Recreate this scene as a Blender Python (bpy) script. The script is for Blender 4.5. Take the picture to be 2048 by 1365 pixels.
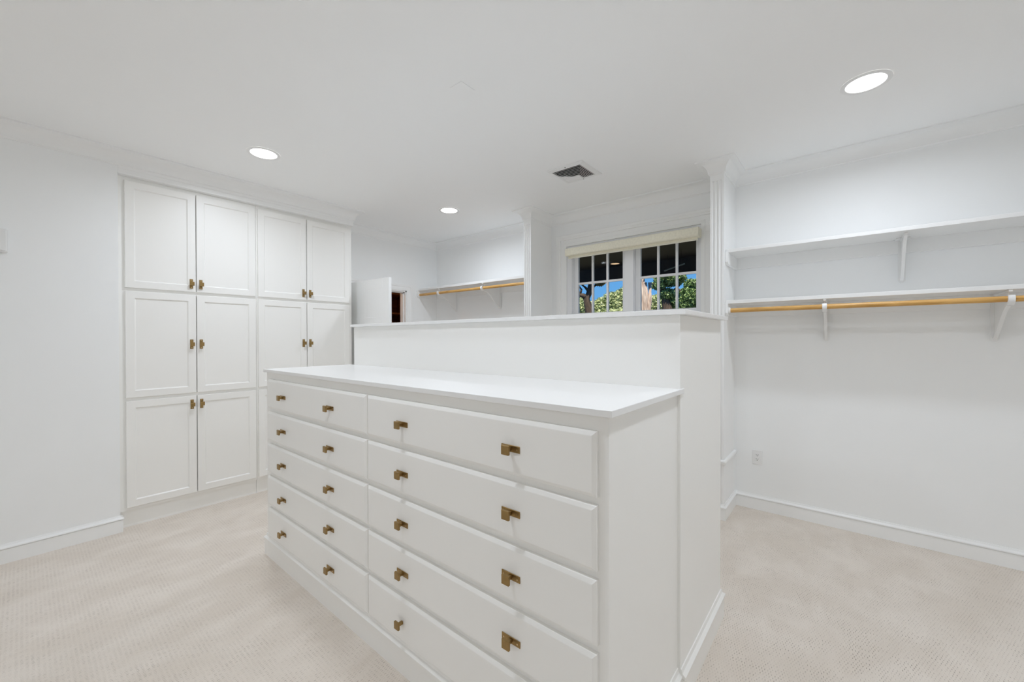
import bpy, bmesh, math, random
import numpy as np
from mathutils import Matrix, Vector
random.seed(4); rng = np.random.default_rng(4)
for o in list(bpy.data.objects): bpy.data.objects.remove(o)
SC = bpy.context.scene; COL = SC.collection

# ---------------------------------------------------------------- camera
H = 1.39
yaw, pitch, roll = [math.radians(a) for a in (39.55666471, -0.32297738, -0.13858666)]
fw = Vector((math.cos(yaw)*math.cos(pitch), math.sin(yaw)*math.cos(pitch), math.sin(pitch)))
r0 = Vector((math.sin(yaw), -math.cos(yaw), 0)); u0 = r0.cross(fw)
c_, s_ = math.cos(roll), math.sin(roll)
rt = r0*c_ + u0*s_; up = -r0*s_ + u0*c_
cam = bpy.data.cameras.new('camera'); co = bpy.data.objects.new('camera', cam); COL.objects.link(co)
m = Matrix.Identity(4)
for i in range(3): m[i][0], m[i][1], m[i][2] = rt[i], up[i], -fw[i]
m[2][3] = H
co.matrix_world = m
cam.sensor_width = 36; cam.lens = 807.889/2048*36; cam.clip_start = 0.02; cam.clip_end = 300
SC.camera = co
# ---------------------------------------------------------------- exposure, sky, sun
SC.view_settings.view_transform = 'Standard'; SC.view_settings.look = 'None'
SC.view_settings.gamma = 1; SC.view_settings.use_curve_mapping = False
SC.view_settings.exposure = 0.08
SC.cycles.max_bounces = 14; SC.cycles.diffuse_bounces = 11; SC.cycles.glossy_bounces = 6; SC.cycles.transparent_max_bounces = 16
W = bpy.data.worlds.new('sky'); SC.world = W; W.use_nodes = True
nt = W.node_tree; nt.nodes.clear()
tc = nt.nodes.new('ShaderNodeTexCoord'); sx = nt.nodes.new('ShaderNodeSeparateXYZ')
rp = nt.nodes.new('ShaderNodeValToRGB'); bg = nt.nodes.new('ShaderNodeBackground'); wo = nt.nodes.new('ShaderNodeOutputWorld')
rp.color_ramp.elements[0].position = 0.0; rp.color_ramp.elements[0].color = (0.17, 0.50, 0.95, 1)
rp.color_ramp.elements[1].position = 0.7; rp.color_ramp.elements[1].color = (0.04, 0.16, 0.55, 1)
nt.links.new(tc.outputs['Generated'], sx.inputs[0]); nt.links.new(sx.outputs['Z'], rp.inputs[0])
nt.links.new(rp.outputs[0], bg.inputs[0]); nt.links.new(bg.outputs[0], wo.inputs[0]); bg.inputs[1].default_value = 0.85
sun = bpy.data.lights.new('sun', 'SUN'); sun.energy = 7.0; sun.angle = 0.01; sun.color = (1, 0.94, 0.82)
so = bpy.data.objects.new('sun', sun); COL.objects.link(so); so.rotation_euler = (math.radians(27), 0, math.radians(-60))
# ---------------------------------------------------------------- ceiling lamps (real recessed fixtures, two pairs in view or just behind the camera)
ZC = 2.745
LAMPS = [(1.125, 3.27), (2.865, 3.22), (2.855, -0.08), (0.42, 1.38), (1.20, -0.10)]
LAMP_W = 7.7
for i, (x, y) in enumerate(LAMPS):
    l = bpy.data.lights.new('downlight_lamp', 'AREA'); l.shape = 'DISK'; l.size = 0.15; l.energy = LAMP_W
    l.color = (0.905, 0.98, 1.085); l.spread = math.radians(165)
    o = bpy.data.objects.new('downlight_lamp', l); COL.objects.link(o); o.location = (x, y, ZC-0.012)

# lamp of an unseen room added behind the camera to fill in soft light
bl = bpy.data.lights.new('fill_room_lamp', 'AREA'); bl.shape = 'DISK'; bl.size = 1.0; bl.energy = 25; bl.color = (0.905, 0.98, 1.085)
bo = bpy.data.objects.new('fill_room_lamp', bl); COL.objects.link(bo); bo.location = (-3.6, 1.0, ZC-0.05)

# ---------------------------------------------------------------- materials
def mat(name, col, rough=0.5, metal=0.0, noise=0.0, nscale=8.0, bump=0.0, bscale=60.0, spec=0.5, coat=0.0):
    M = bpy.data.materials.new(name); M.use_nodes = True; t = M.node_tree; b = t.nodes['Principled BSDF']
    b.inputs['Roughness'].default_value = rough; b.inputs['Metallic'].default_value = metal
    b.inputs['Specular IOR Level'].default_value = spec
    if coat: b.inputs['Coat Weight'].default_value = coat
    tc = t.nodes.new('ShaderNodeTexCoord')
    n = t.nodes.new('ShaderNodeTexNoise'); n.inputs['Scale'].default_value = nscale; n.inputs['Detail'].default_value = 3
    t.links.new(tc.outputs['Object'], n.inputs['Vector'])
    mx = t.nodes.new('ShaderNodeMix'); mx.data_type = 'RGBA'
    mx.inputs[6].default_value = (*[c*(1-noise) for c in col], 1); mx.inputs[7].default_value = (*[min(1, c*(1+noise)) for c in col], 1)
    t.links.new(n.outputs['Fac'], mx.inputs[0]); t.links.new(mx.outputs[2], b.inputs['Base Color'])
    if bump:
        n2 = t.nodes.new('ShaderNodeTexNoise'); n2.inputs['Scale'].default_value = bscale; n2.inputs['Detail'].default_value = 4
        t.links.new(tc.outputs['Object'], n2.inputs['Vector'])
        bp = t.nodes.new('ShaderNodeBump'); bp.inputs['Strength'].default_value = bump; bp.inputs['Distance'].default_value = 0.002
        t.links.new(n2.outputs['Fac'], bp.inputs['Height']); t.links.new(bp.outputs[0], b.inputs['Normal'])
    return M
def emit(name, col, s):
    M = bpy.data.materials.new(name); M.use_nodes = True; t = M.node_tree; t.nodes.clear()
    e = t.nodes.new('ShaderNodeEmission'); e.inputs[0].default_value = (*col, 1); e.inputs[1].default_value = s
    o = t.nodes.new('ShaderNodeOutputMaterial'); t.links.new(e.outputs[0], o.inputs[0]); return M
M_wall = mat('wall_paint', (0.93, 0.94, 0.94), 0.55, noise=0.01, nscale=3, bump=0.08, bscale=180)
M_ceil = mat('ceiling_paint', (0.955, 0.96, 0.96), 0.7, noise=0.008, nscale=2, bump=0.06, bscale=150)
M_trim = mat('trim_paint', (0.935, 0.94, 0.935), 0.35, noise=0.008, nscale=5)
M_cab = mat('cabinet_paint', (0.93, 0.922, 0.895), 0.38, noise=0.008, nscale=4, bump=0.03, bscale=90)
M_top = mat('laminate_top', (0.87, 0.87, 0.862), 0.3, noise=0.006, nscale=6)
M_brass = mat('aged_brass', (0.34, 0.225, 0.09), 0.38, 0.9, noise=0.25, nscale=60)
M_screw = mat('screw_metal', (0.75, 0.6, 0.38), 0.25, 1.0, noise=0.1, nscale=60)
M_brk = mat('white_enamel', (0.87, 0.87, 0.862), 0.3, noise=0.01)
M_plas = mat('white_plastic', (0.87, 0.87, 0.865), 0.35, noise=0.005)
M_dark = mat('dark_slot', (0.02, 0.02, 0.022), 0.8)
M_shade = mat('shade_fabric', (0.88, 0.85, 0.71), 0.85, noise=0.12, nscale=55, bump=0.25, bscale=120)
M_hem = mat('shade_hem', (0.84, 0.82, 0.70), 0.8, noise=0.05, nscale=50)
M_porch = mat('porch_stain', (0.040, 0.020, 0.013), 0.6, noise=0.4, nscale=6)
M_vinyl = mat('window_vinyl', (0.86, 0.87, 0.89), 0.35, noise=0.005)
M_lens = emit('downlight_lens', (1, 0.99, 0.97), 9.0)
M_plens = emit('porch_lens', (1, 0.70, 0.42), 0.75)

def wood(name, c0, c1, axis=1, scale=6.0, rough=0.4, stretch=12.0):
    M = bpy.data.materials.new(name); M.use_nodes = True; t = M.node_tree; b = t.nodes['Principled BSDF']
    b.inputs['Roughness'].default_value = rough
    tc = t.nodes.new('ShaderNodeTexCoord'); mp = t.nodes.new('ShaderNodeMapping')
    sc = [stretch]*3; sc[axis] = 1.0; mp.inputs['Scale'].default_value = sc
    n = t.nodes.new('ShaderNodeTexNoise'); n.inputs['Scale'].default_value = scale; n.inputs['Detail'].default_value = 5; n.inputs['Distortion'].default_value = 0.6
    r = t.nodes.new('ShaderNodeValToRGB'); r.color_ramp.elements[0].position = 0.3; r.color_ramp.elements[1].position = 0.7
    r.color_ramp.elements[0].color = (*c0, 1); r.color_ramp.elements[1].color = (*c1, 1)
    t.links.new(tc.outputs['Object'], mp.inputs[0]); t.links.new(mp.outputs[0], n.inputs['Vector'])
    t.links.new(n.outputs['Fac'], r.inputs[0]); t.links.new(r.outputs[0], b.inputs['Base Color']); return M
M_rod = wood('pine_rod', (0.50, 0.26, 0.06), (0.82, 0.50, 0.17), 1, 5)
M_cedar = wood('cedar', (0.13, 0.035, 0.010), (0.30, 0.09, 0.025), 0, 4, 0.5)
M_bark = wood('bark', (0.03, 0.022, 0.016), (0.13, 0.085, 0.055), 2, 6, 0.9, 6)
M_pale = wood('pale_bark', (0.30, 0.20, 0.15), (0.75, 0.62, 0.52), 2, 5, 0.9, 8)

def glassmat():
    M = bpy.data.materials.new('window_glass'); M.use_nodes = True; t = M.node_tree; t.nodes.clear()
    tr = t.nodes.new('ShaderNodeBsdfTransparent'); gl = t.nodes.new('ShaderNodeBsdfGlossy'); gl.inputs['Roughness'].default_value = 0.02
    fr = t.nodes.new('ShaderNodeFresnel'); fr.inputs[0].default_value = 1.12
    nz = t.nodes.new('ShaderNodeTexNoise'); nz.inputs['Scale'].default_value = 1.5
    bp = t.nodes.new('ShaderNodeBump'); bp.inputs['Strength'].default_value = 0.03; t.links.new(nz.outputs['Fac'], bp.inputs['Height']); t.links.new(bp.outputs[0], gl.inputs['Normal'])
    mx = t.nodes.new('ShaderNodeMixShader'); o = t.nodes.new('ShaderNodeOutputMaterial')
    t.links.new(fr.outputs[0], mx.inputs[0]); t.links.new(tr.outputs[0], mx.inputs[1]); t.links.new(gl.outputs[0], mx.inputs[2]); t.links.new(mx.outputs[0], o.inputs[0])
    return M
M_glass = glassmat()

def carpet():
    M = bpy.data.materials.new('patterned_carpet'); M.use_nodes = True; t = M.node_tree; N = t.nodes; L = t.links; b = N['Principled BSDF']
    b.inputs['Roughness'].default_value = 0.95; b.inputs['Specular IOR Level'].default_value = 0.1
    b.inputs['Sheen Weight'].default_value = 0.25; b.inputs['Sheen Roughness'].default_value = 0.5
    tc = N.new('ShaderNodeTexCoord')
    def math_(op, a, c=None, d=None):
        n = N.new('ShaderNodeMath'); n.operation = op
        for i, v in enumerate((a, c, d)):
            if v is None: continue
            if isinstance(v, (int, float)): n.inputs[i].default_value = v
            else: L.new(v, n.inputs[i])
        return n.outputs[0]
    wob = N.new('ShaderNodeTexNoise'); wob.inputs['Scale'].default_value = 30; L.new(tc.outputs['Object'], wob.inputs['Vector'])
    wv = N.new('ShaderNodeVectorMath'); wv.operation = 'MULTIPLY_ADD'; L.new(wob.outputs['Color'], wv.inputs[0]); wv.inputs[1].default_value = (0.008, 0.008, 0); L.new(tc.outputs['Object'], wv.inputs[2])
    s = N.new('ShaderNodeSeparateXYZ'); L.new(wv.outputs[0], s.inputs[0])
    # rows of short looped dashes running across the x direction, every second row shifted
    u = math_('MULTIPLY', s.outputs['X'], 1/0.0155); row = math_('FLOOR', u); fu = math_('FRACT', u)
    sh = math_('MULTIPLY', math_('MODULO', row, 2.0), 0.5)
    v = math_('ADD', math_('MULTIPLY', s.outputs['Y'], 1/0.011), sh); fv = math_('FRACT', v)
    du = math_('ABSOLUTE', math_('SUBTRACT', fu, 0.5)); dv = math_('ABSOLUTE', math_('SUBTRACT', fv, 0.5))
    pit = math_('MULTIPLY', math_('SMOOTH_MIN', math_('SUBTRACT', 0.36, du), math_('MULTIPLY', math_('SUBTRACT', 0.17, dv), 2.0), 0.1), 4.0)
    pit = math_('MAXIMUM', math_('MINIMUM', pit, 1.0), 0.0)
    rn = N.new('ShaderNodeTexNoise'); rn.inputs['Scale'].default_value = 9; rn.inputs['Detail'].default_value = 4; L.new(tc.outputs['Object'], rn.inputs['Vector'])
    amt = N.new('ShaderNodeMapRange'); amt.inputs[1].default_value = 0.35; amt.inputs[2].default_value = 0.65; amt.inputs[3].default_value = 0.25; L.new(rn.outputs['Fac'], amt.inputs[0])
    cb = N.new('ShaderNodeCombineXYZ'); L.new(row, cb.inputs[0]); L.new(math_('FLOOR', v), cb.inputs[1])
    wn = N.new('ShaderNodeTexWhiteNoise'); wn.noise_dimensions = '2D'; L.new(cb.outputs[0], wn.inputs['Vector'])
    pit = math_('MULTIPLY', math_('MULTIPLY', pit, amt.outputs[0]), math_('POWER', wn.outputs['Value'], 0.8))
    fz = N.new('ShaderNodeTexNoise'); fz.inputs['Scale'].default_value = 420; fz.inputs['Detail'].default_value = 2; L.new(tc.outputs['Object'], fz.inputs['Vector'])
    h = math_('SUBTRACT', math_('MULTIPLY', fz.outputs['Fac'], 0.7), math_('MULTIPLY', pit, 1.0))
    bp = N.new('ShaderNodeBump'); bp.inputs['Strength'].default_value = 0.55; bp.inputs['Distance'].default_value = 0.004; L.new(h, bp.inputs['Height']); L.new(bp.outputs[0], b.inputs['Normal'])
    # brushed pile: broad lighter and darker strokes left by the vacuum cleaner
    mp = N.new('ShaderNodeMapping'); mp.inputs['Scale'].default_value = (2.2, 3.6, 1); mp.inputs['Rotation'].default_value = (0, 0, 0.5); L.new(tc.outputs['Object'], mp.inputs[0])
    bn = N.new('ShaderNodeTexNoise'); bn.inputs['Scale'].default_value = 1.5; bn.inputs['Detail'].default_value = 4; bn.inputs['Distortion'].default_value = 0.4; L.new(mp.outputs[0], bn.inputs['Vector'])
    r = N.new('ShaderNodeValToRGB'); r.color_ramp.elements[0].position = 0.38; r.color_ramp.elements[1].position = 0.66
    r.color_ramp.elements[0].color = (0.80, 0.72, 0.635, 1); r.color_ramp.elements[1].color = (0.87, 0.795, 0.715, 1)
    L.new(bn.outputs['Fac'], r.inputs[0])
    mx = N.new('ShaderNodeMix'); mx.data_type = 'RGBA'; mx.blend_type = 'MULTIPLY'; L.new(pit, mx.inputs[0]); L.new(r.outputs[0], mx.inputs[6]); mx.inputs[7].default_value = (0.42, 0.37, 0.32, 1)  # self-shading of the pits darkened into the base colour
    m2 = N.new('ShaderNodeMix'); m2.data_type = 'RGBA'; m2.blend_type = 'MULTIPLY'; m2.inputs[0].default_value = 0.35; L.new(mx.outputs[2], m2.inputs[6])
    fr = N.new('ShaderNodeMapRange'); fr.inputs[1].default_value = 0.3; fr.inputs[2].default_value = 0.6; fr.inputs[3].default_value = 0.6; L.new(fz.outputs['Fac'], fr.inputs[0]); L.new(fr.outputs[0], m2.inputs[7])
    L.new(m2.outputs[2], b.inputs['Base Color']); return M
M_carpet = carpet()

def leafmat(name, c0, c1):
    M = bpy.data.materials.new(name); M.use_nodes = True; t = M.node_tree; b = t.nodes['Principled BSDF']; b.inputs['Roughness'].default_value = 0.6
    tc = t.nodes.new('ShaderNodeTexCoord'); n = t.nodes.new('ShaderNodeTexNoise'); n.inputs['Scale'].default_value = 9; n.inputs['Detail'].default_value = 8
    r = t.nodes.new('ShaderNodeValToRGB'); r.color_ramp.elements[0].position = 0.35; r.color_ramp.elements[1].position = 0.65
    r.color_ramp.elements[0].color = (*c0, 1); r.color_ramp.elements[1].color = (*c1, 1)
    t.links.new(tc.outputs['Object'], n.inputs['Vector']); t.links.new(n.outputs['Fac'], r.inputs[0]); t.links.new(r.outputs[0], b.inputs['Base Color']); return M
M_leafA = leafmat('leaf_green', (0.03, 0.08, 0.02), (0.34, 0.46, 0.16))
M_leafB = leafmat('leaf_yellow_green', (0.12, 0.18, 0.05), (0.75, 0.78, 0.42))
M_leafC = leafmat('leaf_rust', (0.10, 0.07, 0.02), (0.35, 0.26, 0.09))
M_grass = mat('lawn', (0.10, 0.105, 0.06), 0.9, noise=0.4, nscale=3)

# ---------------------------------------------------------------- mesh helpers
class G:
    def __init__(s): s.v = []; s.f = []
    def add(s, v, f):
        n = len(s.v); s.v += [tuple(p) for p in v]; s.f += [tuple(i+n for i in q) for q in f]; return s
    def box(s, x0, x1, y0, y1, z0, z1):
        return s.add([(x0,y0,z0),(x1,y0,z0),(x1,y1,z0),(x0,y1,z0),(x0,y0,z1),(x1,y0,z1),(x1,y1,z1),(x0,y1,z1)],
                     [(0,3,2,1),(4,5,6,7),(0,1,5,4),(1,2,6,5),(2,3,7,6),(3,0,4,7)])
    def loft(s, rings, cap=True, closed=True):
        n = len(rings[0]); vs = [p for r in rings for p in r]; fs = []
        for i in range(len(rings)-1):
            for j in range(n if closed else n-1):
                k = (j+1) % n; fs.append((i*n+j, i*n+k, (i+1)*n+k, (i+1)*n+j))
        if cap: fs.append(tuple(range(n-1, -1, -1))); fs.append(tuple((len(rings)-1)*n+j for j in range(n)))
        return s.add(vs, fs)
    def cyl(s, a, b, r, n=20, r2=None):
        a = Vector(a); b = Vector(b); d = (b-a).normalized(); q = d.orthogonal().normalized(); w = d.cross(q); r2 = r if r2 is None else r2
        return s.loft([[a+(q*math.cos(t)+w*math.sin(t))*r for t in [2*math.pi*i/n for i in range(n)]],
                       [b+(q*math.cos(t)+w*math.sin(t))*r2 for t in [2*math.pi*i/n for i in range(n)]]])
    def tube(s, pts, rad, n=8):
        P = [Vector(p) for p in pts]; rings = []; q = None
        for i, p in enumerate(P):
            d = (P[min(i+1, len(P)-1)]-P[max(i-1, 0)]).normalized()
            q = d.orthogonal().normalized() if q is None else (q-d*q.dot(d)).normalized()
            w = d.cross(q); r = rad[i] if isinstance(rad, (list, tuple)) else rad
            rings.append([p+(q*math.cos(t)+w*math.sin(t))*r for t in [2*math.pi*k/n for k in range(n)]])
        return s.loft(rings)
    def extr(s, poly, axis, a, b):
        """polygon of 2D points pulled along an axis from a to b"""
        def P(p, t): return {0: (t, p[0], p[1]), 1: (p[0], t, p[1]), 2: (p[0], p[1], t)}[axis]
        return s.loft([[P(p, a) for p in poly], [P(p, b) for p in poly]])
    def sweep(s, path, prof, closed=False):
        """prof = (distance from the wall, z) list; the room lies on the right of the path; corners are mitred"""
        P = [Vector(p) for p in path]; n = len(P); offs = []
        for i in range(n):
            def nrm(a, b): d = (b-a).normalized(); return Vector((d.y, -d.x))
            if closed: n1, n2 = nrm(P[i-1], P[i]), nrm(P[i], P[(i+1) % n])
            else: n1 = nrm(P[i-1], P[i]) if i else nrm(P[0], P[1]); n2 = nrm(P[i], P[i+1]) if i < n-1 else n1
            m = n1+n2; offs.append(m/(1+n1.dot(n2)))
        rings = [[(P[i].x+offs[i].x*d, P[i].y+offs[i].y*d, z) for d, z in prof] for i in range(n)]
        if closed: rings.append(rings[0])
        return s.loft(rings, cap=not closed)
    def make(s, name, material, parent=None, bevel=0.0, smooth=False, fix=True, seg=1):
        me = bpy.data.meshes.new(name); me.from_pydata(s.v, [], s.f)
        bm = bmesh.new(); bm.from_mesh(me)
        if fix: bmesh.ops.recalc_face_normals(bm, faces=bm.faces)
        if bevel: bmesh.ops.bevel(bm, geom=list(bm.edges), offset=bevel, segments=seg, affect='EDGES', clamp_overlap=True)
        bm.to_mesh(me); bm.free(); me.materials.append(material)
        o = bpy.data.objects.new(name, me); COL.objects.link(o)
        if smooth:
            me.shade_smooth()
            if smooth is not True:
                me.set_sharp_from_angle(angle=smooth)
        if parent: adopt(o, parent)
        return o
def adopt(o, parent):
    o.parent = parent; o.matrix_parent_inverse = Matrix.Translation(-parent_loc(parent))
def parent_loc(p): return Vector(p.location)
def empty(name, loc=(0, 0, 0)):
    o = bpy.data.objects.new(name, None); COL.objects.link(o); o.location = loc; o.empty_display_size = 0.1; return o
def tag(o, label=None, cat=None, group=None, kind=None):
    if label: o['label'] = label
    if cat: o['category'] = cat
    if group: o['group'] = group
    if kind: o['kind'] = kind
    return o
def st(o, label=None): o['kind'] = 'structure'; (label and o.__setitem__('label', label)); return o
SM = math.radians(35)

# ---------------------------------------------------------------- room shell
XW, YL, YB = 3.79, 4.035, 4.53          # right wall, left wall, far back wall
XN, YN = -1.5, -1.7                     # walls behind the camera
T = 0.12
st(G().box(XN-T, XW+0.12, YN-T, YB+T, -0.1, 0).make('floor', M_carpet), 'beige patterned loop carpet')
st(G().box(XN-T, XW+T, YN-T, YB+T, ZC, ZC+0.1).make('ceiling', M_ceil), 'smooth white ceiling')
CX0, CX1 = 0.44, 2.245                  # cabinet niche
g = G().box(XN-T, CX0, YL, YB, 0, ZC)
st(g.make('wall_left', M_wall), 'white wall left of the tall cabinets')
OX0, OX1, OZ = 2.335, 3.27, 2.032       # door opening in the back wall
g = G().box(XN-T, OX0, YB, YB+T, 0, ZC).box(OX1, XW, YB, YB+T, 0, ZC).box(OX0, OX1, YB, YB+T, OZ, ZC)
st(g.make('wall_back', M_wall), 'white far wall with the doorway')
# right wall with the window hole
WY0, WY1, WZ0, WZ1 = 0.975, 2.349, 1.60, 2.391
WT = 0.18
g = G().box(XW, XW+WT, YN-T, WY0, 0, ZC).box(XW, XW+WT, WY1, YB+T, 0, ZC).box(XW, XW+WT, WY0, WY1, 0, WZ0).box(XW, XW+WT, WY0, WY1, WZ1, ZC)
st(g.make('wall_right', M_wall), 'white wall with the window and the hanging shelves')
BO0, BO1, BOZ = -1.1, 2.9, 2.55  # wide opening added to let the fill light through
st(G().box(XN-T, XN, YN-T, BO0, 0, ZC).box(XN-T, XN, BO1, YL, 0, ZC).box(XN-T, XN, BO0, BO1, BOZ, ZC).make('wall_behind', M_wall))
st(G().box(-6.0, XN-T, -2.2, 4.2, -0.1, 0).make('floor_fill_room', M_carpet))  # unseen room, added to hold the fill lamp
st(G().box(-6.0, XN-T, -2.2, 4.2, ZC, ZC+0.1).make('ceiling_fill_room', M_ceil))
st(G().box(-6.1, -6.0, -2.3, 4.3, 0, ZC).make('wall_fill_room_west', M_wall))
st(G().box(-6.0, XN-T, -2.3, -2.2, 0, ZC).make('wall_fill_room_south', M_wall))
st(G().box(-6.0, XN-T, 4.2, 4.3, 0, ZC).make('wall_fill_room_north', M_wall))
st(G().box(XN, XW, YN-T, YN, 0, ZC).make('wall_near', M_wall))

# fluted partition ends that flank the window bay
F1 = (2.549, 2.642); F2 = (0.715, 0.812); FX = 3.40
def fin(name, y0, y1, label):
    g = G()
    w = y1-y0; pts = [(XW, y0), (FX, y0)]
    c = (y0+y1)/2
    for k in (-1, 0, 1):
        cy = c+k*0.026; rr = 0.0095
        for a in range(0, 7):
            t = math.pi*a/6; pts.append((FX+math.sin(t)*rr*0.9, cy-math.cos(t)*rr))
    pts += [(FX, y1), (XW, y1)]
    g.extr(pts, 2, 0, 2.60); g.box(FX, XW, y0, y1, 2.60, ZC)
    return st(g.make(name, M_trim), label)
fin('trim_1', *F1, 'fluted white partition end left of the window')
fin('trim_2', *F2, 'fluted white partition end right of the window')

# crown moulding, one continuous run
def crown_prof(drop=0.10, proj=0.09):
    p = [(0, ZC+0.004), (proj, ZC+0.004), (proj, ZC-0.010), (proj-0.008, ZC-0.013)]
    x0, z0, x1, z1 = proj-0.008, ZC-0.013, 0.013, ZC-drop+0.014
    for i in range(1, 8):
        t = i/8*math.pi/2; p.append((x1+(x0-x1)*(1-math.sin(t)), z1+(z0-z1)*math.cos(t)))
    p += [(x1, z1), (0.013, z1-0.004), (0.006, ZC-drop+0.004), (0.006, ZC-drop), (0, ZC-drop)]
    return p
ring = [(XN, YL), (CX1, YL), (CX1, YB), (XW, YB), (XW, F1[1]), (FX, F1[1]), (FX, F1[0]), (XW, F1[0]), (XW, F2[1]), (FX, F2[1]), (FX, F2[0]), (XW, F2[0]), (XW, YN), (XN, YN)]
st(G().sweep(ring, crown_prof(), closed=True).make('trim_3', M_trim, smooth=SM), 'white cove crown moulding')
# frieze board over the cabinets, flush with the left wall
st(G().box(CX0, CX1, YL, YL+0.05, 2.592, ZC).box(CX0, CX1, YL-0.004, YL, 2.628, 2.65).make('trim_4', M_trim, bevel=0.0015), 'white frieze board above the tall cabinets')

# baseboards
def base_prof(hb=0.088, ht=0.118, t=0.018):
    return [(0, 0), (t-0.004, 0), (t-0.004, hb), (t-0.012, hb+0.0005), (t-0.012, hb+0.0035), (t+0.001, hb+0.004), (t+0.001, hb+0.011), (t-0.005, hb+0.016), (t-0.011, hb+0.021), (0.004, ht), (0, ht)]
st(G().sweep([(XN, YL), (CX0, YL), (CX0, YL+0.07)], base_prof()).make('baseboard_left', M_trim), 'white baseboard left of the cabinets')
st(G().sweep([(CX1, YB), (OX0-0.09, YB)], base_prof()).make('baseboard_back_west', M_trim))
st(G().sweep([(OX1+0.09, YB), (XW, YB), (XW, F1[1]), (FX, F1[1]), (FX, F1[0]), (XW, F1[0]), (XW, F2[1]), (FX, F2[1]), (FX, F2[0]), (XW, F2[0]), (XW, YN)], base_prof()).make('baseboard_right', M_trim), 'white baseboard along the right wall')
st(G().sweep([(XW, YN), (XN, YN), (XN, BO0)], base_prof()).make('baseboard_near', M_trim))
# low rail round the near partition
rail = [(0, 0.425), (0.012, 0.425), (0.016, 0.432), (0.019, 0.447), (0.016, 0.456), (0.006, 0.459), (0, 0.459)]
st(G().sweep([(FX+0.05, F2[1]), (FX, F2[1]), (FX, F2[0]), (XW-0.002, F2[0])], rail).make('trim_5', M_trim), 'low white rail round the partition right of the window')

# ---------------------------------------------------------------- brass pulls
def pull(name, parent, place, plate=True, twist=0.0):
    """local: a = along the plate, b = across, n = out of the front; place maps (a, b, n) to the world"""
    def bx(g, a0, a1, b0, b1, n0, n1):
        v = [place(a, b, n) for n in (n0, n1) for b in (b0, b1) for a in (a0, a1)]
        g.add(v, [(0,1,3,2),(4,6,7,5),(0,4,5,1),(1,5,7,3),(3,7,6,2),(2,6,4,0)])
    g = G()
    if plate: bx(g, -0.038, 0.038, -0.011, 0.011, 0, 0.003)
    bx(g, -0.006, 0.006, -0.006, 0.006, 0.002 if plate else 0.0, 0.024)
    bx(g, -0.015, 0.015, -0.015, 0.015, 0.022, 0.031)
    o = g.make(name, M_brass, parent, bevel=0.0012)
    if plate:
        g = G()
        for a in (-0.028, 0.028): g.cyl(place(a, 0, 0.0028), place(a, 0, 0.0042), 0.0028, 10)
        me = g.make('tmp', M_screw); dd = me.data
        bm = bmesh.new(); bm.from_mesh(o.data); n0 = len(bm.faces); bm.from_mesh(dd)
        bm.faces.ensure_lookup_table()
        for f in bm.faces[n0:]: f.material_index = 1
        bm.to_mesh(o.data); bm.free(); o.data.materials.append(M_screw); bpy.data.objects.remove(me); bpy.data.meshes.remove(dd)
    return o

# ---------------------------------------------------------------- tall built-in cabinets
FY = 4.085; DY = 4.065
def cabinet(name, x0, x1, doors, label):
    root = empty(name, ((x0+x1)/2, (FY+YB)/2, 0))
    tag(root, label, 'cabinet', 'tall built-in cabinets')
    G().box(x0+0.001, x1-0.001, FY+0.02, YB-0.002, 0.115, 2.70).make('body', M_cab, root)
    # face frame: stiles and rails
    g = G(); z0, z1 = 0.125, 2.615
    d = doors
    g.box(x0+0.001, d[0][0]+0.012, FY, FY+0.02, z0, z1).box(d[1][1]-0.012, x1-0.001, FY, FY+0.02, z0, z1)
    for a, b in ((z0, 0.163), (0.923, 0.972), (1.737, 1.786), (2.548, z1)): g.box(d[0][0]+0.012, d[1][1]-0.012, FY, FY+0.02, a, b)
    g.make('face_frame', M_cab, root)
    G().box(x0+0.001, x1-0.001, FY+0.022, FY+0.04, 0, 0.125).box(x0+0.001, x1-0.001, FY+0.018, FY+0.022, 0.0, 0.012).make('toe_kick', M_cab, root)
    for (a, b), side in zip(doors, (1, -1)):
        for zi, (za, zb, hz) in enumerate(((0.15, 0.935, 0.867), (0.960, 1.749, 1.352), (1.774, 2.562, 1.838))):
            i = 0.050; s = 0.009; dp = 0.008
            r0 = [(a, DY+0.02, za), (b, DY+0.02, za), (b, DY+0.02, zb), (a, DY+0.02, zb)]
            def R(e, y): return [(a+e, y, za+e), (b-e, y, za+e), (b-e, y, zb-e), (a+e, y, zb-e)]
            g = G().loft([R(0, DY+0.02), R(0, DY+0.002), R(0.002, DY), R(i, DY), R(i+0.002, DY+0.002), R(i+s-0.002, DY+dp-0.001), R(i+s, DY+dp+0.004)], cap=False)
            dr = g.make('door', M_cab, root)
            G().box(a+i+s-0.004, b-i-s+0.004, DY+dp, DY+0.016, za+i+s-0.004, zb-i-s+0.004).make('panel', M_cab, None)
            pn = LAST['o']; link_sub(pn, dr, root)
            hx = b-0.030 if side == 1 else a+0.027
            h = pull('handle', None, lambda A, B, N, hx=hx, hz=hz: (hx+B, DY-N, hz+A)); link_sub(h, dr, root)
    return root
# sub-part linking: children of children keep world coordinates
LAST = {}
_mk = G.make
def make2(self, *a, **k):
    o = _mk(self, *a, **k); LAST['o'] = o; return o
G.make = make2
def link_sub(o, part, root=None):
    o.parent = part; base = Vector(root.location) if root else Vector((0, 0, 0))
    # the part sits at local zero with an inverse of the root's translation, so its world matrix is the identity
    o.matrix_parent_inverse = Matrix.Identity(4)
cabinet('cabinet', CX0, 1.336, ((0.478, 0.8965), (0.902, 1.325)), 'left unit of the tall white cabinets, six doors with brass pulls, beside the left wall')
cabinet('cabinet', 1.336, CX1, ((1.347, 1.7695), (1.776, 2.212)), 'right unit of the tall white cabinets, six doors, its right end by the doorway')

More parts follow.
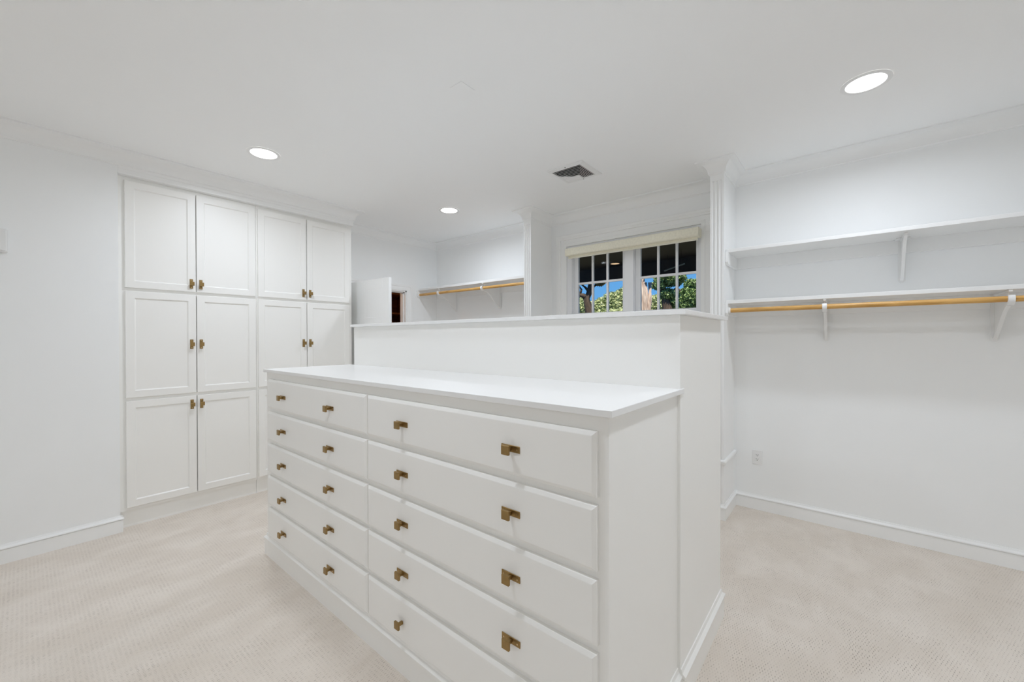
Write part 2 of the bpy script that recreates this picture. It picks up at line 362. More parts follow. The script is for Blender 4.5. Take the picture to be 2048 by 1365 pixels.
# ---------------------------------------------------------------- island: dresser
BX, DX0 = 1.005, 0.985
DY0, DY1, BACK = 0.492, 2.888, 1.578
dres = empty('dresser', (1.29, 1.69, 0))
tag(dres, 'white ten-drawer dresser in the middle of the carpet, brass pulls on every drawer', 'dresser')
rows = [(1.136-0.2037*k, 0.955-0.2037*k) for k in range(5)]
C2 = (0.522, 1.666); C1 = (1.675, 2.832)
g = G().box(BX+0.02, BACK, DY0, DY1, 0.0, 1.18)
g.make('body', M_cab, dres)
g = G()
zs = [1.18] + [z for r in rows for z in r] + [0.0]
g.box(BX, BX+0.02, DY0, C2[0]+0.01, 0, 1.18).box(BX, BX+0.02, C2[1]-0.01, C1[0]+0.01, 0, 1.18).box(BX, BX+0.02, C1[1]-0.01, DY1, 0, 1.18)
for c in (C2, C1):
    z = 1.18
    for a, b in rows + [(0, None)]:
        g.box(BX, BX+0.02, c[0]+0.01, c[1]-0.01, max(0, a-0.01) if b is not None else 0, z); z = b+0.01 if b is not None else 0
g.make('face_frame', M_cab, dres)
bprof = base_prof(0.100, 0.136, 0.018)
def outward(p): return [(-d, z) for d, z in p]
G().sweep([(BACK, DY0), (BX, DY0), (BX, DY1), (BACK, DY1)], outward(bprof)).make('base_moulding', M_cab, dres)
def drawer(c, za, zb):
    y0, y1 = c
    def R(e, x): return [(x, y0+e, zb+e), (x, y1-e, zb+e), (x, y1-e, za-e), (x, y0+e, za-e)]
    return G().loft([R(0, BX), R(0, DX0+0.009), R(0.0015, DX0+0.007), R(0.011, DX0+0.0005), R(0.013, DX0)])
for c, hy in ((C2, (0.820, 1.397)), (C1, (2.008, 2.586))):
    for k, (za, zb) in enumerate(rows):
        d = drawer(c, za, zb).make('drawer', M_cab, dres)
        zc = (za+zb)/2-0.004
        for y in hy:
            plain = (c is C2 and k == 4 and y > 1)
            if plain:
                h = pull('knob', None, lambda A, B, N, y=y, z=zc: (DX0-N, y+0.004+A, z+B), plate=False); tag(h, 'lone brass knob without a backplate')
            else: h = pull('handle', None, lambda A, B, N, y=y, z=zc: (DX0-N, y+A, z+B))
            link_sub(h, d)
# worktop
g = G().extr([(0.983, 0.473), (0.983, 2.888), (BACK-0.001, 2.888), (BACK-0.001, 0.4795), (1.604, 0.4795), (1.604, 0.473)], 2, 1.180, 1.199)
tag(g.make('worktop', M_top, bevel=0.001), 'flat white worktop lying on the ten-drawer dresser', 'worktop')
# tall divider cabinet behind the dresser
div = empty('divider_cabinet', (1.9, 1.66, 0)); VX1 = 2.212; VY0, VY1 = 0.480, 2.836
tag(div, 'tall plain white divider block rising behind the dresser', 'divider')
G().box(BACK, VX1, VY0, VY1, 0, 1.479).make('body', M_cab, div, bevel=0.0015)
G().sweep([(BACK, VY1), (VX1, VY1), (VX1, VY0), (BACK, VY0)][::-1], bprof).make('base_moulding', M_cab, div)
tag(G().box(1.550, 2.242, 0.452, 2.842, 1.479, 1.4975).make('ledge_top', M_top, bevel=0.0015), 'thin white ledge board capping the tall divider', 'ledge')

# ---------------------------------------------------------------- hanging shelves on the right wall
SX = 3.455
def shelf(name, y0, y1, z0, z1, label, ends):
    root = empty(name, ((SX+XW)/2, (y0+y1)/2, z0)); tag(root, label, 'shelf')
    G().box(SX, XW-0.001, y0, y1, z0, z1).make('board', M_brk, root, bevel=0.0015)
    G().box(XW-0.020, XW-0.001, y0, y1, z0-0.090, z0).make('cleat', M_trim, root, bevel=0.001)
    for s, yy in ends:
        a, b = (yy, yy-0.019) if s < 0 else (yy, yy+0.019)
        lo, hi = min(a, b), max(a, b); zz = z0-0.092
        pts = [(SX-0.022, z0), (XW-0.021, z0), (XW-0.021, zz), (SX+0.0, zz), (SX-0.018, zz+0.02)]
        G().extr(pts, 1, lo, hi).make('cleat', M_trim, root, bevel=0.001)
    return root
shelf('wall_shelf', YN+0.02, F2[0]-0.001, 2.049, 2.073, 'upper bare white shelf on the right wall, highest of all', [(-1, F2[0]-0.001)])
shelf('wall_shelf', YN+0.02, F2[0]-0.001, 1.655, 1.681, 'lower white shelf on the right wall, right above the wooden rod', [(-1, F2[0]-0.001)])
shelf('wall_shelf', F1[1]+0.001, YB-0.001, 2.049, 2.077, 'white shelf in the far corner bay left of the window', [(1, F1[1]+0.001), (-1, YB-0.001)])
RX = 3.468
def rod(y0, y1, z, label):
    root = empty('hanging_rod', (RX, (y0+y1)/2, z)); tag(root, label, 'rod')
    o = G().cyl((RX, y0, z), (RX, y1, z), 0.0165, 24).make('rod', M_rod, root, smooth=SM)
    for yy, s in ((y0, 1), (y1, -1)):
        G().cyl((RX, yy-0.001*s, z), (RX, yy+0.012*s, z), 0.026, 24, 0.022).make('rod_socket', M_brk, root, smooth=SM)
rod(YN+0.04, F2[0]-0.022, 1.603, 'long round pine rod under the lower shelf on the right wall')
rod(F1[1]+0.022, YB-0.022, 1.992, 'round wooden rod under the shelf in the far corner bay')
def bracket(y, zs, hook, label, rz=None):
    root = empty('shelf_bracket', (XW-0.02, y, zs)); tag(root, label, 'bracket', 'white shelf brackets')
    xw = XW-0.021
    # wall plate with clipped lower corners
    w = 0.019; zb = zs-0.290
    G().extr([(y-w, zs-0.001), (y+w, zs-0.001), (y+w, zb+0.014), (y+w-0.012, zb), (y-w+0.012, zb), (y-w, zb+0.014)], 0, xw-0.004, xw+0.001).make('wall_plate', M_brk, root)
    t = 0.0085
    # top arm under the shelf
    x_end = SX+0.004 if hook else SX+0.05
    G().box(x_end, xw, y-t, y+t, zs-0.012, zs).make('arm', M_brk, root, bevel=0.002)
    if not hook:
        G().box(xw-0.09, xw-0.004, y-0.035, y+0.035, zs-0.006, zs-0.0005).make('top_plate', M_brk, root, bevel=0.001)
    # curved brace rib
    P = []
    x0, z0 = (SX+0.035, zs-0.085) if hook else (SX+0.07, zs-0.012)
    x1, z1 = xw-0.006, zb+0.018
    for i in range(13):
        u = i/12; s = u*u*(3-2*u)
        P.append((x0+(x1-x0)*u, z0+(z1-z0)*(0.45*s+0.55*u**1.5)))
    web = [(p[0], p[1]) for p in P] + [(xw-0.003, zs-0.01), (x0 if hook else x0, zs-0.01)]
    G().extr(web, 1, y-0.0028, y+0.0028).make('web', M_brk, root)
    rg = []
    for i, p in enumerate(P):
        a = P[max(i-1, 0)]; b = P[min(i+1, 12)]; dx, dz = b[0]-a[0], b[1]-a[1]; l = math.hypot(dx, dz); nx, nz = dz/l*0.004, -dx/l*0.004
        rg.append([(p[0]+nx, y-t, p[1]+nz), (p[0]-nx, y-t, p[1]-nz), (p[0]-nx, y+t, p[1]-nz), (p[0]+nx, y+t, p[1]+nz)])
    G().loft(rg).make('rib', M_brk, root, smooth=SM)
    if hook:
        rz = zs-0.053 if rz is None else rz
        rg = []
        for i in range(15):
            a = math.radians(-20-200*i/14); R1, R2 = 0.0172, 0.033
            ca, sa = math.cos(a), math.sin(a)
            rg.append([(RX+R1*ca, y-0.0125, rz+R1*sa), (RX+R2*ca, y-0.0125, rz+R2*sa), (RX+R2*ca, y+0.0125, rz+R2*sa), (RX+R1*ca, y+0.0125, rz+R1*sa)])
        G().loft(rg).make('hook', M_brk, root, smooth=SM)
bracket(0.110, 1.655, True, 'rod bracket near the outlet end of the lower right shelf')
bracket(-0.70, 1.655, True, 'rod bracket at the right edge of the photo under the lower shelf')
bracket(-0.29, 2.049, False, 'hookless bracket under the upper right shelf')
bracket(4.10, 2.049, True, 'rod bracket in the far bay, the one nearer the doorway', rz=1.992)
bracket(3.31, 2.049, True, 'rod bracket in the far bay, the one nearer the window', rz=1.992)

# ---------------------------------------------------------------- window
win = st(empty('window_1', (XW, 1.66, WZ0)), 'white twin casement window of twelve panes')
# stepped casing
def casing_win():
    y0, y1, z0, z1 = WY0, WY1, WZ0, WZ1; wd = 0.125
    def F(e, x): return [(x, y0-e, z0-e), (x, y1+e, z0-e), (x, y1+e, z1+e), (x, y0-e, z1+e)]
    g = G(); x = XW
    seq = [(0.0, x), (0.0, x-0.014), (0.030, x-0.014), (0.033, x-0.010), (0.070, x-0.010), (0.074, x-0.018), (0.090, x-0.020), (0.096, x-0.024), (0.119, x-0.026), (wd, x-0.022), (wd, x)]
    return g.loft([F(e, xx) for e, xx in seq], cap=False)
casing_win().make('casing', M_trim, win)
g = G(); x0, x1 = XW+0.004, XW+0.075
IY0, IY1, IZ0, IZ1 = 0.995, 2.291, 1.622, 2.345
g.box(x0, XW+0.11, WY0, IY0, WZ0, WZ1).box(x0, XW+0.11, IY1, WY1, WZ0, WZ1).box(x0, XW+0.11, IY0, IY1, WZ0, IZ0).box(x0, XW+0.11, IY0, IY1, IZ1, WZ1)
g.make('window_frame', M_vinyl, win, bevel=0.001)
G().box(XW+0.002, XW+0.11, 1.598, 1.690, IZ0, IZ1).make('mullion', M_vinyl, win, bevel=0.001)
sash_x0, sash_x1 = XW+0.052, XW+0.085
for gy0, gy1, oy0, oy1 in ((1.033, 1.546, 0.995, 1.596), (1.729, 2.240, 1.692, 2.291)):
    gz0, gz1 = 1.665, 2.305
    g = G().box(sash_x0, sash_x1, oy0, gy0, IZ0, IZ1).box(sash_x0, sash_x1, gy1, oy1, IZ0, IZ1).box(sash_x0, sash_x1, gy0, gy1, IZ0, gz0).box(sash_x0, sash_x1, gy0, gy1, gz1, IZ1)
    sash = g.make('sash', M_vinyl, win, bevel=0.001)
    ym = [gy0+(gy1-gy0)*k/3 for k in (1, 2)]; zm = 1.984
    for y in ym: o = G().box(sash_x0+0.004, sash_x1-0.004, y-0.0105, y+0.0105, gz0, gz1).make('muntin', M_vinyl, bevel=0.002); link_sub(o, sash)
    o = G().box(sash_x0+0.005, sash_x1-0.005, gy0, gy1, zm-0.0115, zm+0.0115).make('muntin', M_vinyl, bevel=0.002); link_sub(o, sash)
    ys = [gy0]+ym+[gy1]
    for i in range(3):
        for a, b in ((gz0, zm), (zm, gz1)):
            o = G().box(XW+0.066, XW+0.070, ys[i], ys[i+1], a, b).make('pane', M_glass); link_sub(o, sash)
# roller shade
sh = empty('roller_shade', (3.7, 1.63, 2.26)); tag(sh, 'rolled-up cream fabric shade in a boxy valance at the window top', 'shade')
bx0, bx1, bz0, bz1 = 3.655, 3.764, 2.263, 2.341
pts = []
for cx, cz, a0 in ((bx0+0.012, bz0+0.012, 180), (bx1-0.004, bz0+0.004, 270), (bx1-0.004, bz1-0.004, 0), (bx0+0.012, bz1-0.012, 90)):
    rr = 0.012 if cx < 3.7 else 0.004
    for k in range(4): a = math.radians(a0+30*k); pts.append((cx+rr*math.cos(a), cz+rr*math.sin(a)))
G().extr(pts, 1, 0.968, 2.290).make('valance', M_shade, sh, smooth=SM)
G().box(bx0+0.045, bx0+0.050, 0.985, 2.275, 2.248, 2.265).make('shade_cloth', M_shade, sh)
G().box(bx0+0.040, bx0+0.056, 0.983, 2.277, 2.236, 2.249).make('hem_bar', M_hem, sh, bevel=0.002)

# ---------------------------------------------------------------- doorway and open door
dr = st(empty('door_1', (2.36, 4.1, 0)), 'white panelled door standing open')
ax, ay, bx, by = 2.372, 3.585, 2.338, 4.520      # free edge, hinge edge (face towards the camera)
D = Vector((bx-ax, by-ay, 0)); Ld = D.length; D.normalize(); Nn = Vector((D.y, -D.x, 0))   # thickness direction (+x)
def dp(u, w, z): v = Vector((ax, ay, 0))+D*u+Nn*w; return (v.x, v.y, z)
def door_mesh():
    g = G(); th = 0.035; z0, z1 = 0.008, 2.022
    px = [(0.105, Ld/2-0.045), (Ld/2+0.045, Ld-0.105)]
    pz = [(0.22, 0.82), (0.94, 1.50), (1.62, 1.92)]
    def bx(u0, u1, w0, w1, za, zb): g.add([dp(u, w, z) for z in (za, zb) for w in (w0, w1) for u in (u0, u1)], [(0,1,3,2),(4,6,7,5),(0,4,5,1),(1,5,7,3),(3,7,6,2),(2,6,4,0)])
    us = [0, px[0][0], px[0][1], px[1][0], px[1][1], Ld]
    bx(us[0], us[1], 0, th, z0, z1); bx(us[2], us[3], 0, th, z0, z1); bx(us[4], us[5], 0, th, z0, z1)
    for a, b in px:
        zz = [z0]+[z for p in pz for z in p]+[z1]
        for i in range(0, len(zz), 2): bx(a, b, 0, th, zz[i], zz[i+1])
    return g, px, pz
g, px, pz = door_mesh(); leaf = g.make('door_leaf', M_trim, dr, bevel=0.001)
for a, b in px:
    for z0, z1 in pz:
        g = G()
        def R(e, w): return [dp(a+e, w, z0+e), dp(b-e, w, z0+e), dp(b-e, w, z1-e), dp(a+e, w, z1-e)]
        g.loft([R(0, 0.001), R(0.010, 0.013), R(0.030, 0.013), R(0.05, 0.005), R(0.05, 0.030), R(0.030, 0.022), R(0.010, 0.022), R(0, 0.034)])
        o = g.make('panel', M_trim); link_sub(o, leaf)
g = G().cyl(dp(0.06, -0.012, 0.98), dp(0.06, 0.0, 0.98), 0.026, 20).cyl(dp(0.06, -0.045, 0.98), dp(0.06, -0.012, 0.98), 0.010, 12).cyl(dp(0.06, -0.06, 0.98), dp(0.06, -0.035, 0.98), 0.024, 20, 0.026)
g.make('door_knob', M_brass, dr, smooth=SM)
fr = st(empty('door_2', (2.8, YB, 0)), 'white casing and jamb of the doorway in the far wall')
cw = 0.085
def casing_path(side):
    g = G()
    # profile across the casing, swept up, over and down
    seq = [(0.0, 0.0), (0.0, 0.012), (0.05, 0.014), (0.056, 0.019), (cw-0.004, 0.021), (cw, 0.017), (cw, 0.0)]
    rings = []
    for x, z, sx, sz in ((OX0, 0, -1, 0), (OX0, OZ, -1, 1), (OX1, OZ, 1, 1), (OX1, 0, 1, 0)):
        rings.append([(x+sx*e, YB-t, z+sz*e) for e, t in seq])
    return g.loft(rings)
casing_path(0).make('casing', M_trim, fr)
G().box(OX0, OX0+0.015, YB, YB+T, 0, OZ).box(OX1-0.015, OX1, YB, YB+T, 0, OZ).box(OX0, OX1, YB, YB+T, OZ-0.015, OZ).make('jamb', M_trim, fr)
G().box(OX0+0.015, OX0+0.027, YB+0.04, YB+0.075, 0, OZ-0.015).box(OX1-0.027, OX1-0.015, YB+0.04, YB+0.075, 0, OZ-0.015).box(OX0+0.015, OX1-0.015, YB+0.04, YB+0.075, OZ-0.027, OZ-0.015).make('door_stop', M_trim, fr)
# cedar closet beyond the doorway
y0, y1, x0, x1 = YB+T, 6.1, 2.1, 4.3
st(G().box(x0, x1, y0, y1, -0.1, 0).make('floor_closet', M_cedar))
st(G().box(x0, x1, y0, y1, 2.35, 2.45).make('ceiling_closet', M_cedar))
for i, (a, b, c, d) in enumerate(((x0-0.1, x0, y0, y1), (x1, x1+0.1, y0, y1), (x0-0.1, x1+0.1, y1, y1+0.1), (XW+0.18, x1, y0-0.02, y0))):
    st(G().box(a, b, c, d, -0.1, 2.45).make(('wall_closet_west', 'wall_closet_east', 'wall_closet_north', 'wall_closet_south')[i], M_cedar))
M_cedar2 = wood('cedar_edge', (0.35, 0.13, 0.045), (0.55, 0.23, 0.09), 0, 5, 0.5)
sv = empty('closet_shelving', (3.5, y1-0.2, 0)); tag(sv, 'reddish cedar shelving seen through the doorway', 'shelving')
for z in (1.30, 1.62, 1.80, 2.12): G().box(x0+0.01, x1-0.01, y1-0.42, y1-0.005, z, z+0.022).make('shelf', M_cedar2, sv)
for x in (2.8, 3.6, 4.2): G().box(x, x+0.02, y1-0.40, y1-0.005, 0, 2.3).make('upright', M_cedar, sv)
pts = [(3.44+0.0+0.40*u, y1-0.44, 1.93-0.30*u**1.6) for u in [i/10 for i in range(11)]]
G().tube(pts, 0.005, 6).make('curved_brace', M_cedar2, sv)
l = bpy.data.lights.new('closet_bulb', 'POINT'); l.energy = 5; l.color = (1, 0.62, 0.32); l.shadow_soft_size = 0.05
o = bpy.data.objects.new('closet_bulb', l); COL.objects.link(o); o.location = (2.6, 5.1, 2.2)

# ---------------------------------------------------------------- ceiling fittings
for i, (x, y) in enumerate(LAMPS):
    lab = {0: 'round recessed downlight above the tall cabinets', 1: 'round recessed downlight nearest the far corner', 2: 'large-looking round downlight at the right, above the shelves'}.get(i, ['round recessed downlight overhead between the camera and the dresser', 'round recessed downlight overhead by the near end of the dresser', 'round recessed downlight in the corner behind the camera'][max(i-3, 0)])
    r = empty('downlight', (x, y, ZC)); tag(r, lab, 'light', 'recessed ceiling downlights')
    def disc(R, z, n=40): return [(x+R*math.cos(2*math.pi*k/n), y+R*math.sin(2*math.pi*k/n), z) for k in range(n)]
    G().loft([disc(0.108, ZC-0.0005), disc(0.107, ZC-0.004), disc(0.098, ZC-0.006), disc(0.086, ZC-0.0055), disc(0.083, ZC-0.003), disc(0.083, ZC-0.001)], cap=False).make('trim_ring', M_plas, r, smooth=SM)
    G().loft([disc(0.084, ZC-0.0035), disc(0.084, ZC-0.001)]).make('lens', M_lens, r)
# air vent: frame with nested L-shaped louvres
v = empty('ceiling_vent', (2.87, 1.70, ZC)); tag(v, 'square white air vent with dark slots in the ceiling', 'vent')
vx0, vx1, vy0, vy1 = 2.705, 3.035, 1.542, 1.868; ix0, ix1, iy0, iy1 = 2.750, 2.995, 1.588, 1.842
def RR(x0, x1, y0, y1, z): return [(x0, y0, z), (x1, y0, z), (x1, y1, z), (x0, y1, z)]
G().loft([RR(vx0, vx1, vy0, vy1, ZC-0.0005), RR(vx0+0.002, vx1-0.002, vy0+0.002, vy1-0.002, ZC-0.005), RR(ix0-0.008, ix1+0.008, iy0-0.008, iy1+0.008, ZC-0.010), RR(ix0, ix1, iy0, iy1, ZC-0.009), RR(ix0, ix1, iy0, iy1, ZC-0.0008)], cap=False).make('frame', M_plas, v)
G().box(ix0, ix1, iy0, iy1, ZC-0.0012, ZC-0.0004).make('duct_shade_sheet', M_dark, v)  # thin near-black sheet: the shade inside the vent put into colour
n = 7; pit = 0.0245
def blade(g, p, q, o0, o1, d, zt, zb):
    (x0_, y0_), (x1_, y1_) = p, q
    g.add([(x0_, y0_, zt), (x1_, y1_, zt), (x1_+o1[0], y1_+o1[1], zb), (x0_+o0[0], y0_+o0[1], zb),
           (x0_+d[0], y0_+d[1], zt), (x1_+d[0], y1_+d[1], zt), (x1_+o1[0]+d[0], y1_+o1[1]+d[1], zb), (x0_+o0[0]+d[0], y0_+o0[1]+d[1], zb)],
          [(0,1,2,3),(4,7,6,5),(0,4,5,1),(1,5,6,2),(2,6,7,3),(3,7,4,0)])
for k in range(n):
    a = ix0+0.021+pit*k; b = iy0+0.012+0.0155*k; s = 0.008; zt, zb = ZC-0.0035, ZC-0.0095
    ye = iy1 if k < 4 else iy1-0.024*(k-3); xe = ix1
    # each louvre leans towards the corner of the vent: a long blade along y and a short one along x
    g = G(); blade(g, (a, b), (a, ye), (-s, -s), (-s, 0), (0.0036, 0), zt, zb); blade(g, (a, b), (xe, b), (-s, -s), (0, -s), (0, 0.0036), zt, zb)
    g.make('louvre', M_plas, v)
G().extr([(2.845, iy1), (ix0+0.021+pit*4, iy1-0.02), (ix0+0.021+pit*6+0.01, 1.745), (ix0+0.021+pit*6+0.01, 1.700), (ix1, 1.700), (ix1, iy1)], 2, ZC-0.008, ZC-0.0015).make('lit_louvre_plate', M_plas, v)  # added solid plate in place of louvres facing the other way, which look lit
for k in range(3): G().box(2.87+0.03*k, 2.872+0.03*k, 1.775, iy1-0.004, ZC-0.0105, ZC-0.008).make('louvre', M_plas, v)
for x, y in ((vx0+0.02, (vy0+vy1)/2), (vx1-0.02, (vy0+vy1)/2)): G().cyl((x, y, ZC-0.010), (x, y, ZC-0.006), 0.004, 10).make('screw', M_dark, v)
bp_ = G().box(1.472, 1.575, 1.556, 1.648, ZC-0.004, ZC-0.0005).make('cover_plate', M_ceil, bevel=0.0015); tag(bp_, 'small square blank plate painted like the ceiling', 'plate')

# outlet on the right wall
ot = empty('wall_outlet', (XW, 0.55, 0.42)); tag(ot, 'white duplex outlet low on the right wall', 'outlet')
G().box(XW-0.006, XW-0.0005, 0.516, 0.586, 0.366, 0.481).make('cover', M_plas, ot, bevel=0.002)
G().box(XW-0.0085, XW-0.005, 0.534, 0.568, 0.391, 0.457).make('receptacle', M_plas, ot, bevel=0.001)
for zc in (0.407, 0.441):
    g = G().box(XW-0.0092, XW-0.0080, 0.5435, 0.5455, zc, zc+0.008).box(XW-0.0092, XW-0.0080, 0.5565, 0.5585, zc, zc+0.008).cyl((XW-0.0092, 0.551, zc-0.006), (XW-0.0080, 0.551, zc-0.006), 0.0028, 10)
    g.make('socket_slots', M_dark, ot)
# small box on the left wall
wb = empty('wall_box', (-0.15, YL, 2.0)); tag(wb, 'white box cut off by the left edge of the photo, high on the left wall', 'box')
G().box(-0.25, -0.058, YL-0.034, YL-0.0005, 1.931, 2.076).make('cover', M_plas, wb, bevel=0.004, seg=2)
G().box(-0.246, -0.062, YL-0.038, YL-0.033, 1.940, 2.067).make('front_panel', M_plas, wb, bevel=0.003)

# ---------------------------------------------------------------- outdoors: porch roof and trees
PX0, PX1 = XW+WT, 7.90
PZ = 2.86
st(G().box(PX0, PX1, -2.0, 12, PZ, PZ+0.1).make('ceiling_porch', M_porch), 'dark brown porch ceiling')
st(G().box(PX1-0.2, PX1, -2.0, 12, 2.585, PZ).make('trim_porch_beam', M_porch), 'dark porch beam')
plx, ply = 7.38, 3.48
pl = empty('porch_light', (plx, ply, PZ)); tag(pl, 'small amber recessed light in the dark porch ceiling outside', 'light')
G().cyl((plx, ply, PZ-0.008), (plx, ply, PZ-0.0005), 0.085, 32).make('lens', M_plens, pl)
G().loft([[(plx+R*math.cos(2*math.pi*k/32), ply+R*math.sin(2*math.pi*k/32), z) for k in range(32)] for R, z in ((0.105, PZ-0.0005), (0.102, PZ-0.01), (0.086, PZ-0.01), (0.086, PZ-0.001))], cap=False).make('trim_ring', M_porch, pl)
hb = empty('hanging_bar', (7.08, 2.26, 2.6)); tag(hb, 'thin pale bar hanging under the dark porch ceiling outside', 'bar')
M_bar = mat('grey_bar', (0.35, 0.33, 0.28), 0.6, noise=0.05)
G().tube([(7.32, 2.50, 2.60), (6.84, 2.02, 2.60)], 0.012, 8).make('bar', M_bar, hb)
for t_ in (0.15, 0.85): G().cyl((7.32-0.48*t_, 2.50-0.48*t_, 2.605), (7.32-0.48*t_, 2.50-0.48*t_, PZ), 0.003, 6).make('hanger', M_porch, hb)
st(G().box(PX0, 90, -60, 90, -0.45, -0.35).make('ground_lawn', M_grass))

def along(px, d, z=0):
    """ground point at horizontal depth d (metres along the view axis) under the photo column px"""
    t = (px-1024)/807.889
    v = Vector((math.cos(yaw), math.sin(yaw)))*d + Vector((math.sin(yaw), -math.cos(yaw)))*t*d
    return v.x, v.y
def zat(py, px, d): return H+(682.5-py)/807.889*d - math.tan(math.radians(0.323))*d
def leaves(blobs, n, size):
    P = []
    vol = np.array([b[3]*b[4]*b[5] for b in blobs])**0.67; vol /= vol.sum()
    ids = rng.choice(len(blobs), n, p=vol); B = np.array(blobs)[ids]
    d = rng.normal(size=(n, 3)); d /= np.linalg.norm(d, axis=1)[:, None]
    r = rng.uniform(0.55, 1.05, n)[:, None]
    c = B[:, :3]+d*r*B[:, 3:6]
    a = rng.normal(size=(n, 3)); a /= np.linalg.norm(a, axis=1)[:, None]
    b = np.cross(a, rng.normal(size=(n, 3))); b /= np.linalg.norm(b, axis=1)[:, None]
    s = (size*rng.uniform(0.6, 1.3, n))[:, None]
    V = np.stack([c-a*s, c+b*s*0.45, c+a*s, c-b*s*0.45], 1).reshape(-1, 3)
    return V
def tree(name, px, d, base, trunk, branches, blobs, n, size, lm, bark, label, seed=0):
    x, y = along(px, d); root = empty(name, (x, y, -0.35)); tag(root, label, 'tree', 'trees outside the window')
    g = G(); b0 = trunk[0][0]; g.tube([(b0[0], b0[1], -0.5)]+trunk[0], [trunk[1][0]*1.3]+trunk[1], 10)
    for b in branches: g.tube(b[0], b[1], 7)
    g.make('trunk', bark, root, smooth=True)
    V = leaves(blobs, n, size); me = bpy.data.meshes.new('foliage')
    me.from_pydata(V.tolist(), [], np.arange(len(V)).reshape(-1, 4).tolist()); me.materials.append(lm)
    o = bpy.data.objects.new('foliage', me); COL.objects.link(o); o['kind'] = 'stuff'; adopt(o, root)
def pt(px, py, d): x, y = along(px, d); return (x, y, zat(py, px, d))
def blob(px, py, d, rw, rz):      # rw, rz in photo pixels at that depth
    k = d/807.889; return (*pt(px, py, d), rw*k, rw*k, rz*k)
# gnarled oak left
d = 11.5
tree('oak_tree', 1178, d, None, ([pt(1184, 760, d), pt(1181, 640, d), pt(1176, 612, d), pt(1173, 598, d), pt(1178, 588, d), pt(1181, 572, d), pt(1186, 555, d)], [0.2, 0.12, 0.105, 0.095, 0.08, 0.07, 0.05]),
     [([pt(1173, 597, d), pt(1166, 592, d), pt(1158, 590, d), pt(1148, 583, d)], [0.09, 0.07, 0.05, 0.03]),
      ([pt(1160, 590, d), pt(1163, 580, d), pt(1158, 572, d)], [0.04, 0.03, 0.015]),
      ([pt(1178, 584, d), pt(1170, 575, d), pt(1163, 570, d)], [0.05, 0.03, 0.015]),
      ([pt(1181, 580, d), pt(1190, 572, d), pt(1200, 568, d)], [0.05, 0.03, 0.02])],
     [blob(1182, 552, d, 26, 14), blob(1200, 566, d, 10, 7), blob(1165, 565, d, 9, 5)], 3500, 0.045, M_leafC, M_bark, 'dark crooked oak seen through the left window sash')
d = 22
tree('leafy_tree', 1225, d, None, ([pt(1225, 760, d), pt(1225, 640, d), pt(1224, 615, d)], [0.3, 0.22, 0.1]), [],
     [blob(1222, 612, d, 22, 26), blob(1240, 605, d, 18, 24), blob(1203, 618, d, 16, 22), blob(1185, 622, d, 22, 18), blob(1160, 618, d, 20, 20), blob(1245, 590, d, 8, 14), blob(1225, 640, d, 60, 22)], 26000, 0.085, M_leafB, M_bark, 'pale yellow-green tree filling the left window sash')
d = 9.0
tree('pale_trunk_tree', 1291, d, None, ([pt(1292, 760, d), pt(1291, 640, d), pt(1289, 600, d), pt(1287, 570, d), pt(1285, 550, d)], [0.10, 0.065, 0.055, 0.04, 0.03]),
     [([pt(1289+a, 660, d), pt(1289+b, 622, d), pt(1289+c, 596, d), pt(1289+e, 566, d)], [0.06, 0.045, 0.035, 0.02]) for a, b, c, e in ((-4, -6, -5, -6), (5, 6, 3, 1), (2, 1, 5, 3), (7, 9, 12, 9), (6, 8, 10, 13))],
     [blob(1300, 540, d, 20, 12)], 1200, 0.035, M_leafA, M_pale, 'pale stringy-barked trunk at the left of the right sash')
d = 13
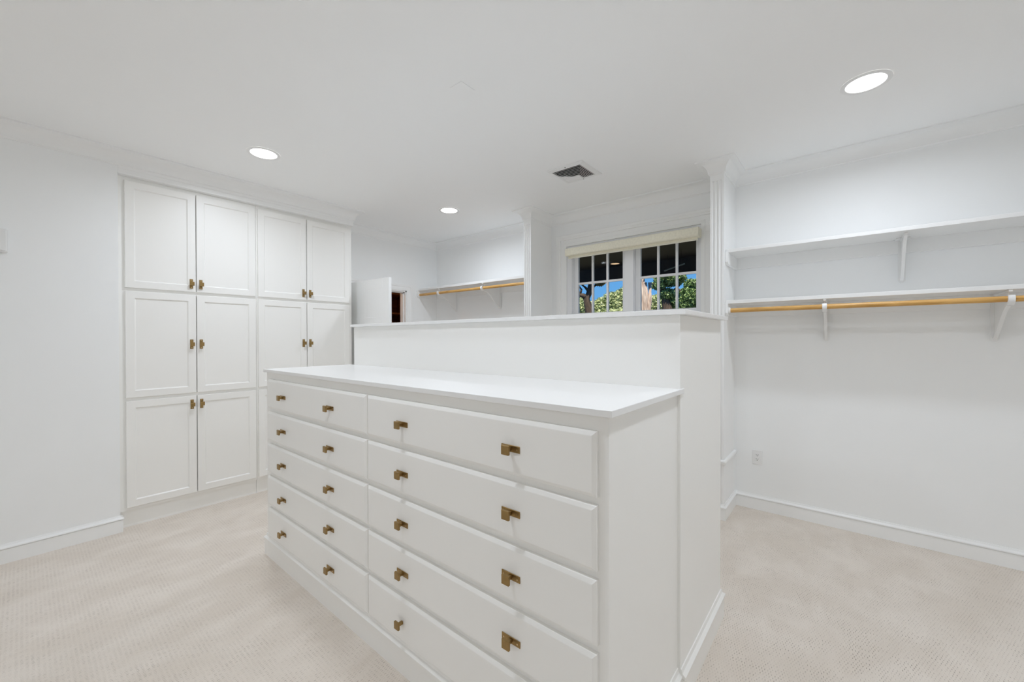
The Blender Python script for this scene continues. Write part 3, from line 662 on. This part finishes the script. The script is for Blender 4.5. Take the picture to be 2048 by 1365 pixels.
tree('oak_tree', 1335, d, None, ([pt(1340, 760, d), pt(1336, 640, d), pt(1334, 615, d), pt(1330, 590, d), pt(1322, 565, d)], [0.26, 0.2, 0.15, 0.11, 0.07]),
     [([pt(1334, 606, d), pt(1346, 585, d), pt(1360, 570, d)], [0.1, 0.06, 0.03]), ([pt(1330, 590, d), pt(1316, 575, d), pt(1305, 568, d)], [0.06, 0.04, 0.02])],
     [blob(1340, 558, d, 30, 16), blob(1335, 590, d, 16, 12), blob(1350, 602, d, 14, 12), blob(1318, 572, d, 14, 9)], 7000, 0.05, M_leafA, M_bark, 'dark-trunked oak in the middle of the right sash')
d = 18
tree('leafy_tree', 1375, d, None, ([pt(1378, 760, d), pt(1377, 640, d), pt(1375, 600, d)], [0.25, 0.2, 0.1]), [([pt(1375, 605, d), pt(1362, 585, d), pt(1356, 577, d)], [0.1, 0.05, 0.02]), ([pt(1376, 600, d), pt(1388, 580, d)], [0.08, 0.03])],
     [blob(1376, 598, d, 22, 22), blob(1362, 612, d, 18, 16), blob(1392, 610, d, 14, 22), blob(1385, 570, d, 16, 10), blob(1400, 590, d, 14, 20)], 14000, 0.07, M_leafA, M_bark, 'green tree at the right of the right sash')
d = 26
tree('leafy_tree', 1312, d, None, ([pt(1312, 760, d), pt(1312, 640, d), pt(1312, 615, d)], [0.3, 0.25, 0.12]), [],
     [blob(1312, 612, d, 22, 20), blob(1345, 622, d, 26, 16), blob(1290, 622, d, 20, 18), blob(1325, 600, d, 10, 14), blob(1265, 622, d, 16, 18)], 16000, 0.09, M_leafB, M_bark, 'distant bright tree behind the pale trunk')
# more of the same wood to either side, hidden from the photo's viewpoint by the walls
for px_, d_, lm_, lab_ in ((1500, 17, M_leafA, 'green tree outside, just right of the window view'), (1600, 29, M_leafB, 'pale tree outside, farther right of the window view'), (1690, 22, M_leafA, 'green tree outside, farthest right of the window view'),
                           (1105, 34, M_leafA, 'green tree outside, just left of the window view'), (1010, 22, M_leafB, 'pale tree outside, farther left of the window view')):
    k_ = d_/807.889
    tree('leafy_tree', px_, d_, None, ([pt(px_, 760, d_), pt(px_, 640, d_), pt(px_, 610, d_)], [0.28, 0.22, 0.12]), [],
         [blob(px_-30, 612, d_, 34, 26), blob(px_+30, 608, d_, 36, 28), blob(px_, 590, d_, 38, 26), blob(px_, 640, d_, 60, 24)], 9000, 0.11, lm_, M_bark, lab_)
for o in bpy.data.objects:
    if o.type == 'MESH' and o.name.startswith('tmp'): bpy.data.objects.remove(o)
